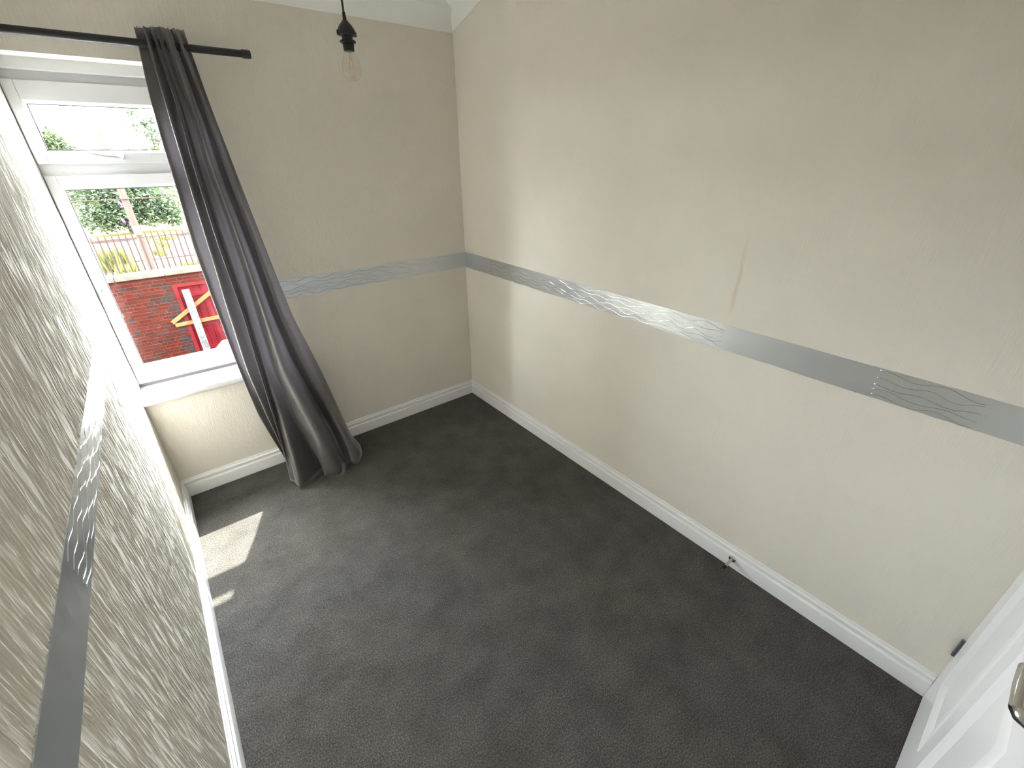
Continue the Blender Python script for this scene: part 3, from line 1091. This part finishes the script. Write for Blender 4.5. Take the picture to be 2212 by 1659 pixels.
BM_ = {('s', 'r'): brick_mesh('brick', 0.215, 'brick_red'), ('h', 'r'): brick_mesh('brick', 0.1025, 'brick_red'),
       ('s', 'b'): brick_mesh('brick', 0.215, 'brick_blue'), ('h', 'b'): brick_mesh('brick', 0.1025, 'brick_blue')}
rnd = random.Random(5)
cand = []
course = 0
z = WTOP - 0.005 - 0.0325
while z > GZ + 0.02:
    xx = -6.5 + (0.0 if course % 2 == 0 else -0.165)
    k = course % 2
    header_course = (course % 4 == 3)
    while xx < 3.0:
        kind = 'h' if header_course else ('s' if k % 2 == 0 else ('s' if rnd.random() < 0.55 else 'h'))
        wdt = 0.215 if kind == 's' else 0.1025
        x0, x1 = xx, xx + wdt
        xx += wdt + 0.010
        k += 1
        if z < GTOP + 0.03 and x1 > GX0 + 0.0 and x0 < GX1:
            if x0 < GX0 and GX0 - x0 > 0.03:
                x1 = GX0
                wdt = x1 - x0
            elif x1 > GX1 and x1 - GX1 > 0.03:
                x0 = GX1
                wdt = x1 - x0
            else:
                continue
        cand.append((x0, x1, z, kind, wdt))
    z -= 0.0752
    course += 1
def vis(c):
    xm = (c[0] + c[1]) / 2
    return -2.98 < xm < (-1.55 if c[2] < GTOP else -0.85)
near = [c for c in cand if vis(c)]
near.sort(key=lambda c: -(c[1] - c[0]))
near = near[:298]
ns = set(near)
rest = MB()
for c in cand:
    xm = (c[0] + c[1]) / 2
    dy = rnd.uniform(-0.003, 0.003)
    blue = (xm > GX0 - 0.20 and xm < GX0 and c[2] < GTOP and rnd.random() < 0.75) or (c[3] == 'h' and rnd.random() < 0.16)
    if c in ns:
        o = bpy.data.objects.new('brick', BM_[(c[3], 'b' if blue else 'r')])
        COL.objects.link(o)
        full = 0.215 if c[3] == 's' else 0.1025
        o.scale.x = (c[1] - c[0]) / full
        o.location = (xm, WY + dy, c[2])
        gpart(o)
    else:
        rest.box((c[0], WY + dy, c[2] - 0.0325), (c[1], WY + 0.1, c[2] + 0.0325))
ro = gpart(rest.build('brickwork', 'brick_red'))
ro['kind'] = 'stuff'

# red gate
gt = empty('garden_gate', (GX0, WY, GZ))
tag(gt, 'red boarded garden gate in the brick wall, braced shut', 'gate')
def gp(o):
    o.parent = gt
    o.location = o.location - gt.location
    return o
gp(box('gate_post', (GX0, WY - 0.005, GZ), (GX0 + 0.085, WY + 0.09, GTOP), 'gate_frame_red', None, 0.005))
gp(box('gate_post', (GX1 - 0.085, WY - 0.005, GZ), (GX1, WY + 0.09, GTOP), 'gate_frame_red', None, 0.005))
gp(box('gate_head', (GX0 + 0.085, WY - 0.005, GTOP - 0.07), (GX1 - 0.085, WY + 0.09, GTOP), 'gate_frame_red', None, 0.005))
nb = 6
bw = (GX1 - GX0 - 0.17) / nb
for i in range(nb):
    gp(box('plank', (GX0 + 0.085 + i * bw + 0.003, WY + 0.035 + 0.003 * (i % 2), GZ + 0.04), (GX0 + 0.085 + (i + 1) * bw - 0.003, WY + 0.06, GTOP - 0.075), 'gate_red', None, 0.003, 1))
gp(box('back_board', (GX0 + 0.08, WY + 0.0595, GZ + 0.04), (GX1 - 0.08, WY + 0.072, GTOP - 0.06), 'gate_red'))
for z in (-1.2, -1.95, -2.55):
    gp(box('rail', (GX0 + 0.09, WY + 0.02, z - 0.05), (GX1 - 0.09, WY + 0.036, z + 0.05), 'gate_red', None, 0.003, 1))
def beam(name, a, b, wid, thick, m):
    a, b = Vector(a), Vector(b)
    d = (b - a)
    L_ = d.length
    q = MB()
    q.box((0, -thick / 2, -wid / 2), (L_, thick / 2, wid / 2))
    o = q.build(name, m, None, bevel=0.004, seg=1)
    o.location = a
    o.rotation_euler = (0, -math.atan2(d.z, d.x), 0)
    return o
tag(beam('timber_batten', (-1.88, WY - 0.026, -1.775), (-0.74, WY - 0.026, -1.085), 0.085, 0.035, 'batten_wood'), 'yellow timber batten nailed slanting across the red gate', 'batten')
tag(beam('timber_batten', (-1.84, WY - 0.026, -1.845), (-0.66, WY - 0.026, -1.825), 0.085, 0.035, 'batten_wood'), 'yellow timber batten nailed level across the red gate', 'batten')
q = MB()
q.box((-0.076, -0.018, 0), (0.076, 0.018, 1.70))
o = q.build('speckled_board', 'speckled', None, bevel=0.006, seg=1)
o.location = (-1.412, WY - 0.105, GZ)
o.rotation_euler = (math.radians(-1.2), 0, 0)
tag(o, 'white speckled board standing upright against the red gate', 'board')
# white sack in the yard
q = MB()
prof = [(-1.46, 0), (-1.33, 0.43), (-1.22, 0.545), (-1.09, 0.655), (-0.62, 0.66), (-0.40, 0.58), (-0.28, 0)]
n_ = len(prof)
for yy in (8.45, 8.55, 8.95, 9.05):
    sh = 0.94 if yy in (8.45, 9.05) else 1.0
    for (x, h) in prof:
        q.v.append((-0.87 + (x + 0.87) * sh, yy, GZ + h * sh))
for i in range(3):
    for j in range(n_):
        a = i * n_ + j
        b = i * n_ + (j + 1) % n_
        q.f.append((a, b, b + n_, a + n_))
q.f.append(tuple(range(n_)))
q.f.append(tuple(range(3 * n_, 4 * n_)))
o = q.build('bulk_bag', 'sack_white', smooth=False, bevel=0.02)
tag(o, 'bulging white bulk bag standing in the yard before the red gate', 'bag')

# iron railings behind the wall
FYY = 10.75
ra = empty('railings', (-2.0, FYY, GZ))
tag(ra, 'row of thin dark iron railings rising behind the wall coping', 'railings')
def rp(o):
    o.parent = ra
    o.location = o.location - ra.location
    return o
q = MB()
q.tube([(0, 0, 0), (0, 0, 2.86), (0, 0, 2.95)], [0.015, 0.015, 0.003], 6)
b0 = q.build('bar', 'fence_iron')
me = b0.data
bpy.data.objects.remove(b0)
for i in range(64):
    o = bpy.data.objects.new('bar', me)
    COL.objects.link(o)
    o.location = (-5.2 + i * 0.1185, FYY, GZ)
    rp(o)
for z in (0.06, -2.2):
    rp(box('rail', (-5.3, FYY - 0.012, z - 0.008), (2.4, FYY + 0.012, z + 0.008), 'fence_iron'))

# telegraph pole with its plates, and the cable
tp = empty('utility_pole', (-2.0, 18.0, GZ))
tag(tp, 'weathered timber pole with a small white plate beyond the railings', 'pole')
q = MB()
q.tube([(0, 0, -0.1), (0, 0, 2.6), (0, 0, 5.15)], [0.12, 0.105, 0.09], 16)
auto_smooth(q.build('post', 'pole_wood', tp))
q = MB()
q.box((-0.09, -0.135, 2.02), (0.09, -0.11, 2.30))
q.build('number_plate', 'sign_white', tp, bevel=0.004)
q = MB()
pts = []
for i in range(41):
    x = -20 + i
    pts.append((x, 17.87, 0.42 + 0.0009 * (x + 2) ** 2 - 0.0))
q.tube(pts, 0.016, 6)
tag(q.build('overhead_cable', 'fence_iron', smooth=True), 'thin dark cable strung past the timber pole', 'cable')

# foliage
def leaves(name, blobs, n, size, m, parent, seed):
    r = random.Random(seed)
    vs, fs = [], []
    tot = sum(b[3] * b[4] * b[5] for b in blobs)
    for (cx, cy, cz, rx, ry, rz) in blobs:
        cnt = int(n * rx * ry * rz / tot) + 20
        for _ in range(cnt):
            d = Vector((r.gauss(0, 1), r.gauss(0, 1), r.gauss(0, 1))).normalized()
            rr = r.random() ** 0.45
            rr *= 0.85 + 0.3 * noise.noise((d.x * 2.3 + seed, d.y * 2.3, d.z * 2.3 + cx))
            p = Vector((cx + d.x * rx * rr, cy + d.y * ry * rr, cz + d.z * rz * rr))
            a = Vector((r.gauss(0, 1), r.gauss(0, 1), r.gauss(0, 0.7))).normalized()
            b = a.orthogonal().normalized()
            b = (b * math.cos(r.random() * 6) + a.cross(b) * math.sin(r.random() * 6)).normalized()
            s = size * r.uniform(0.6, 1.3)
            k = len(vs)
            vs += [p - a * s, p + b * s * 0.4, p + a * s, p - b * s * 0.4]
            fs.append((k, k + 1, k + 2, k + 3))
    me = bpy.data.meshes.new(name)
    me.from_pydata([tuple(v) for v in vs], [], fs)
    me.materials.append(MATS[m])
    o = bpy.data.objects.new(name, me)
    COL.objects.link(o)
    o.parent = parent
    o['kind'] = 'stuff'
    return o
def trunk(parent, h, r0, branches, seed):
    r = random.Random(seed)
    q = MB()
    q.tube([(0, 0, -0.1), (r.uniform(-.1, .1), 0, h * 0.5), (r.uniform(-.2, .2), 0, h)], [r0, r0 * 0.8, r0 * 0.4], 8)
    for i in range(branches):
        a = r.uniform(0, 6.28)
        z0 = h * r.uniform(0.3, 0.8)
        l = h * r.uniform(0.3, 0.6)
        q.tube([(0, 0, z0), (math.cos(a) * l * .5, math.sin(a) * l * .5, z0 + l * .45), (math.cos(a) * l, math.sin(a) * l, z0 + l * .8)], [r0 * .5, r0 * .3, r0 * .1], 6)
    o = q.build('trunk', 'bark', parent, smooth=True)
    return o
def plant(name, loc, label, cat, blobs, n, size, m, seed, th=1.5, tr=0.12, group=None):
    e = empty(name, loc)
    tag(e, label, cat, group)
    leaves('foliage', blobs, n, size, m, e, seed)
    trunk(e, th, tr, 5, seed)
    return e
bb = plant('flowering_bush', (-2.6, 36.2, GZ), 'big leafy dark green bush with purple flower spikes behind the railings', 'bush',
      [(0, 0, 1.6, 2.0, 1.6, 1.6), (-1.2, -0.3, 1.2, 1.5, 1.3, 1.3), (1.6, 0, 1.7, 1.7, 1.4, 1.5), (0.4, 0.3, 2.9, 1.8, 1.4, 1.3), (-1.0, 0, 2.6, 1.2, 1.2, 1.1), (2.4, -0.2, 1.0, 1.0, 1.0, 1.0)],
      15000, 0.125, 'leaf_dark', 1, 2.2, 0.1)
for (x, y, z) in ((0.1, -1.7, 1.75), (0.35, -1.8, 1.55), (0.2, -1.9, 0.55), (0.45, -1.9, 0.75), (-0.1, -1.8, 0.8), (0.55, -1.8, 0.4)):
    q = MB()
    q.tube([(x, y, z), (x - 0.05, y, z + 0.12), (x - 0.12, y, z + 0.32)], [0.06, 0.07, 0.01], 8)
    q.build('flower_spike', 'flower_purple', bb, smooth=True)
plant('shrub', (0.05, 24.0, GZ), 'bright yellow green shrub growing against the lane edge by the curtain', 'bush',
      [(0.3, 0, 1.2, 0.7, 0.7, 1.2), (0.2, 0, 2.2, 0.5, 0.5, 0.9)], 2200, 0.10, 'leaf_yellow', 2, 1.6, 0.05)
plant('shrub', (-6.6, 34.4, GZ), 'small round green shrub beside the big flowering bush', 'bush',
      [(0.3, 0, 0.7, 0.9, 0.6, 0.8), (1.0, 0.1, 0.5, 0.6, 0.5, 0.6)], 1800, 0.12, 'leaf_mid', 3, 0.7, 0.05)
plant('shrub', (-6.6, 45.0, GZ), 'loose pale green shrub far out in the dry field', 'bush',
      [(0, 0, 1.2, 1.8, 1.0, 1.0), (1.4, 0, 2.0, 1.4, 1.0, 0.8), (-0.6, 0, 2.4, 1.4, 1.0, 0.8)], 2600, 0.15, 'leaf_mid', 4, 1.5, 0.07)
plant('tree', (-6.3, 58.0, GZ), 'light green round tree standing alone left of the slate roof', 'tree',
      [(-0.4, 0, 5.9, 1.5, 1.4, 1.3), (0.5, 0, 5.3, 1.2, 1.1, 0.9), (-0.9, 0, 5.0, 1.0, 1.0, 0.9)], 2600, 0.17, 'leaf_mid', 5, 4.6, 0.18)
plant('tree', (1.0, 56.0, GZ), 'tall thin-leaved tree rising against the white sky', 'tree',
      [(0, 0, 7.0, 1.5, 1.2, 1.5), (0.9, 0, 5.7, 1.4, 1.2, 1.1), (-0.8, 0, 8.2, 1.0, 0.8, 0.5)], 900, 0.19, 'leaf_dark', 6, 6.4, 0.16)
plant('hedge', (-0.6, 52.0, GZ), 'low bushy green hedge in front of the tall thin tree', 'hedge',
      [(-0.9, 0, 4.6, 1.1, 1.0, 0.5), (0.4, 0, 4.7, 1.2, 1.0, 0.55), (1.7, 0, 4.8, 1.2, 1.0, 0.6), (0, 0, 2.2, 2.4, 1.2, 2.2)], 3000, 0.17, 'leaf_mid', 7, 4.0, 0.1)
# far house
fh = empty('far_house', (-5.2, 72.0, GZ))
tag(fh, 'far pale house with a low blue slate roof across the field', 'house')
q = MB()
q.box((-2.6, 0, 0), (2.8, 6, 5.3))
q.build('walls', 'pale_render', fh)
q = MB()
q.prism([(-0.3, 5.25), (3.0, 6.35), (6.3, 5.25)], -2.8, 3.0, lambda u, v, e: (e, u, v))
q.build('roof', 'slate_roof', fh)
for x in (-1.7, 0.0, 1.7):
    f_ = box('window', (x - 0.45, -0.04, 3.2), (x + 0.45, 0.02, 4.4), 'upvc_white', fh)
    box('pane', (x - 0.38, -0.06, 3.27), (x + 0.38, -0.03, 4.33), 'dark_window', f_)
# weeds in the lane
def weed(x, y, wid, h, n, label, seed):
    r = random.Random(seed)
    e = empty('weed_clump', (x, y, GZ))
    tag(e, label, 'weeds', 'yellow green weeds in the lane')
    vs, fs = [], []
    for _ in range(n):
        bx_, by_ = max(-1.4, min(1.4, r.gauss(0, 0.45))) * wid, max(-0.5, min(0.5, r.gauss(0, 0.22)))
        hh = h * r.uniform(0.4, 1.1)
        lx, ly = r.gauss(0, 0.12), r.gauss(0, 0.12)
        a = r.uniform(0, 6.28)
        wv = Vector((math.cos(a), math.sin(a), 0)) * 0.03
        p0 = Vector((bx_, by_, 0))
        p1 = Vector((bx_ + lx * 0.5, by_ + ly * 0.5, hh * 0.6))
        p2 = Vector((bx_ + lx, by_ + ly, hh))
        k = len(vs)
        vs += [p0 - wv, p0 + wv, p1 + wv * 1.3, p1 - wv * 1.3, p2]
        fs += [(k, k + 1, k + 2, k + 3), (k + 3, k + 2, k + 4)]
    me = bpy.data.meshes.new('blades')
    me.from_pydata([tuple(v) for v in vs], [], fs)
    me.materials.append(MATS['leaf_yellow'])
    o = bpy.data.objects.new('blades', me)
    COL.objects.link(o)
    o.parent = e
    o['kind'] = 'stuff'
weed(-3.25, 23.4, 0.55, 1.0, 300, 'tallest and densest clump of yellow green weeds beside the timber pole', 1)
weed(-2.75, 21.6, 0.4, 0.5, 160, 'low weeds at the foot of the timber pole', 2)
weed(-6.6, 23.8, 0.6, 0.5, 300, 'low spreading weeds along the near kerb', 3)
weed(-1.35, 28.8, 0.3, 0.35, 120, 'small isolated weed clump in the middle of the lane', 4)
weed(-1.55, 26.2, 0.25, 0.4, 110, 'small weed tuft just beyond the low kerb', 5)
weed(-0.5, 21.8, 0.5, 0.35, 140, 'thin short weeds close behind the wall coping', 6)
weed(-1.2, 31.4, 0.9, 0.3, 160, 'long weed fringe before the raised kerb', 7)
weed(-5.4, 31.4, 0.8, 0.3, 160, 'weeds growing before the raised kerb below the round shrub', 8)
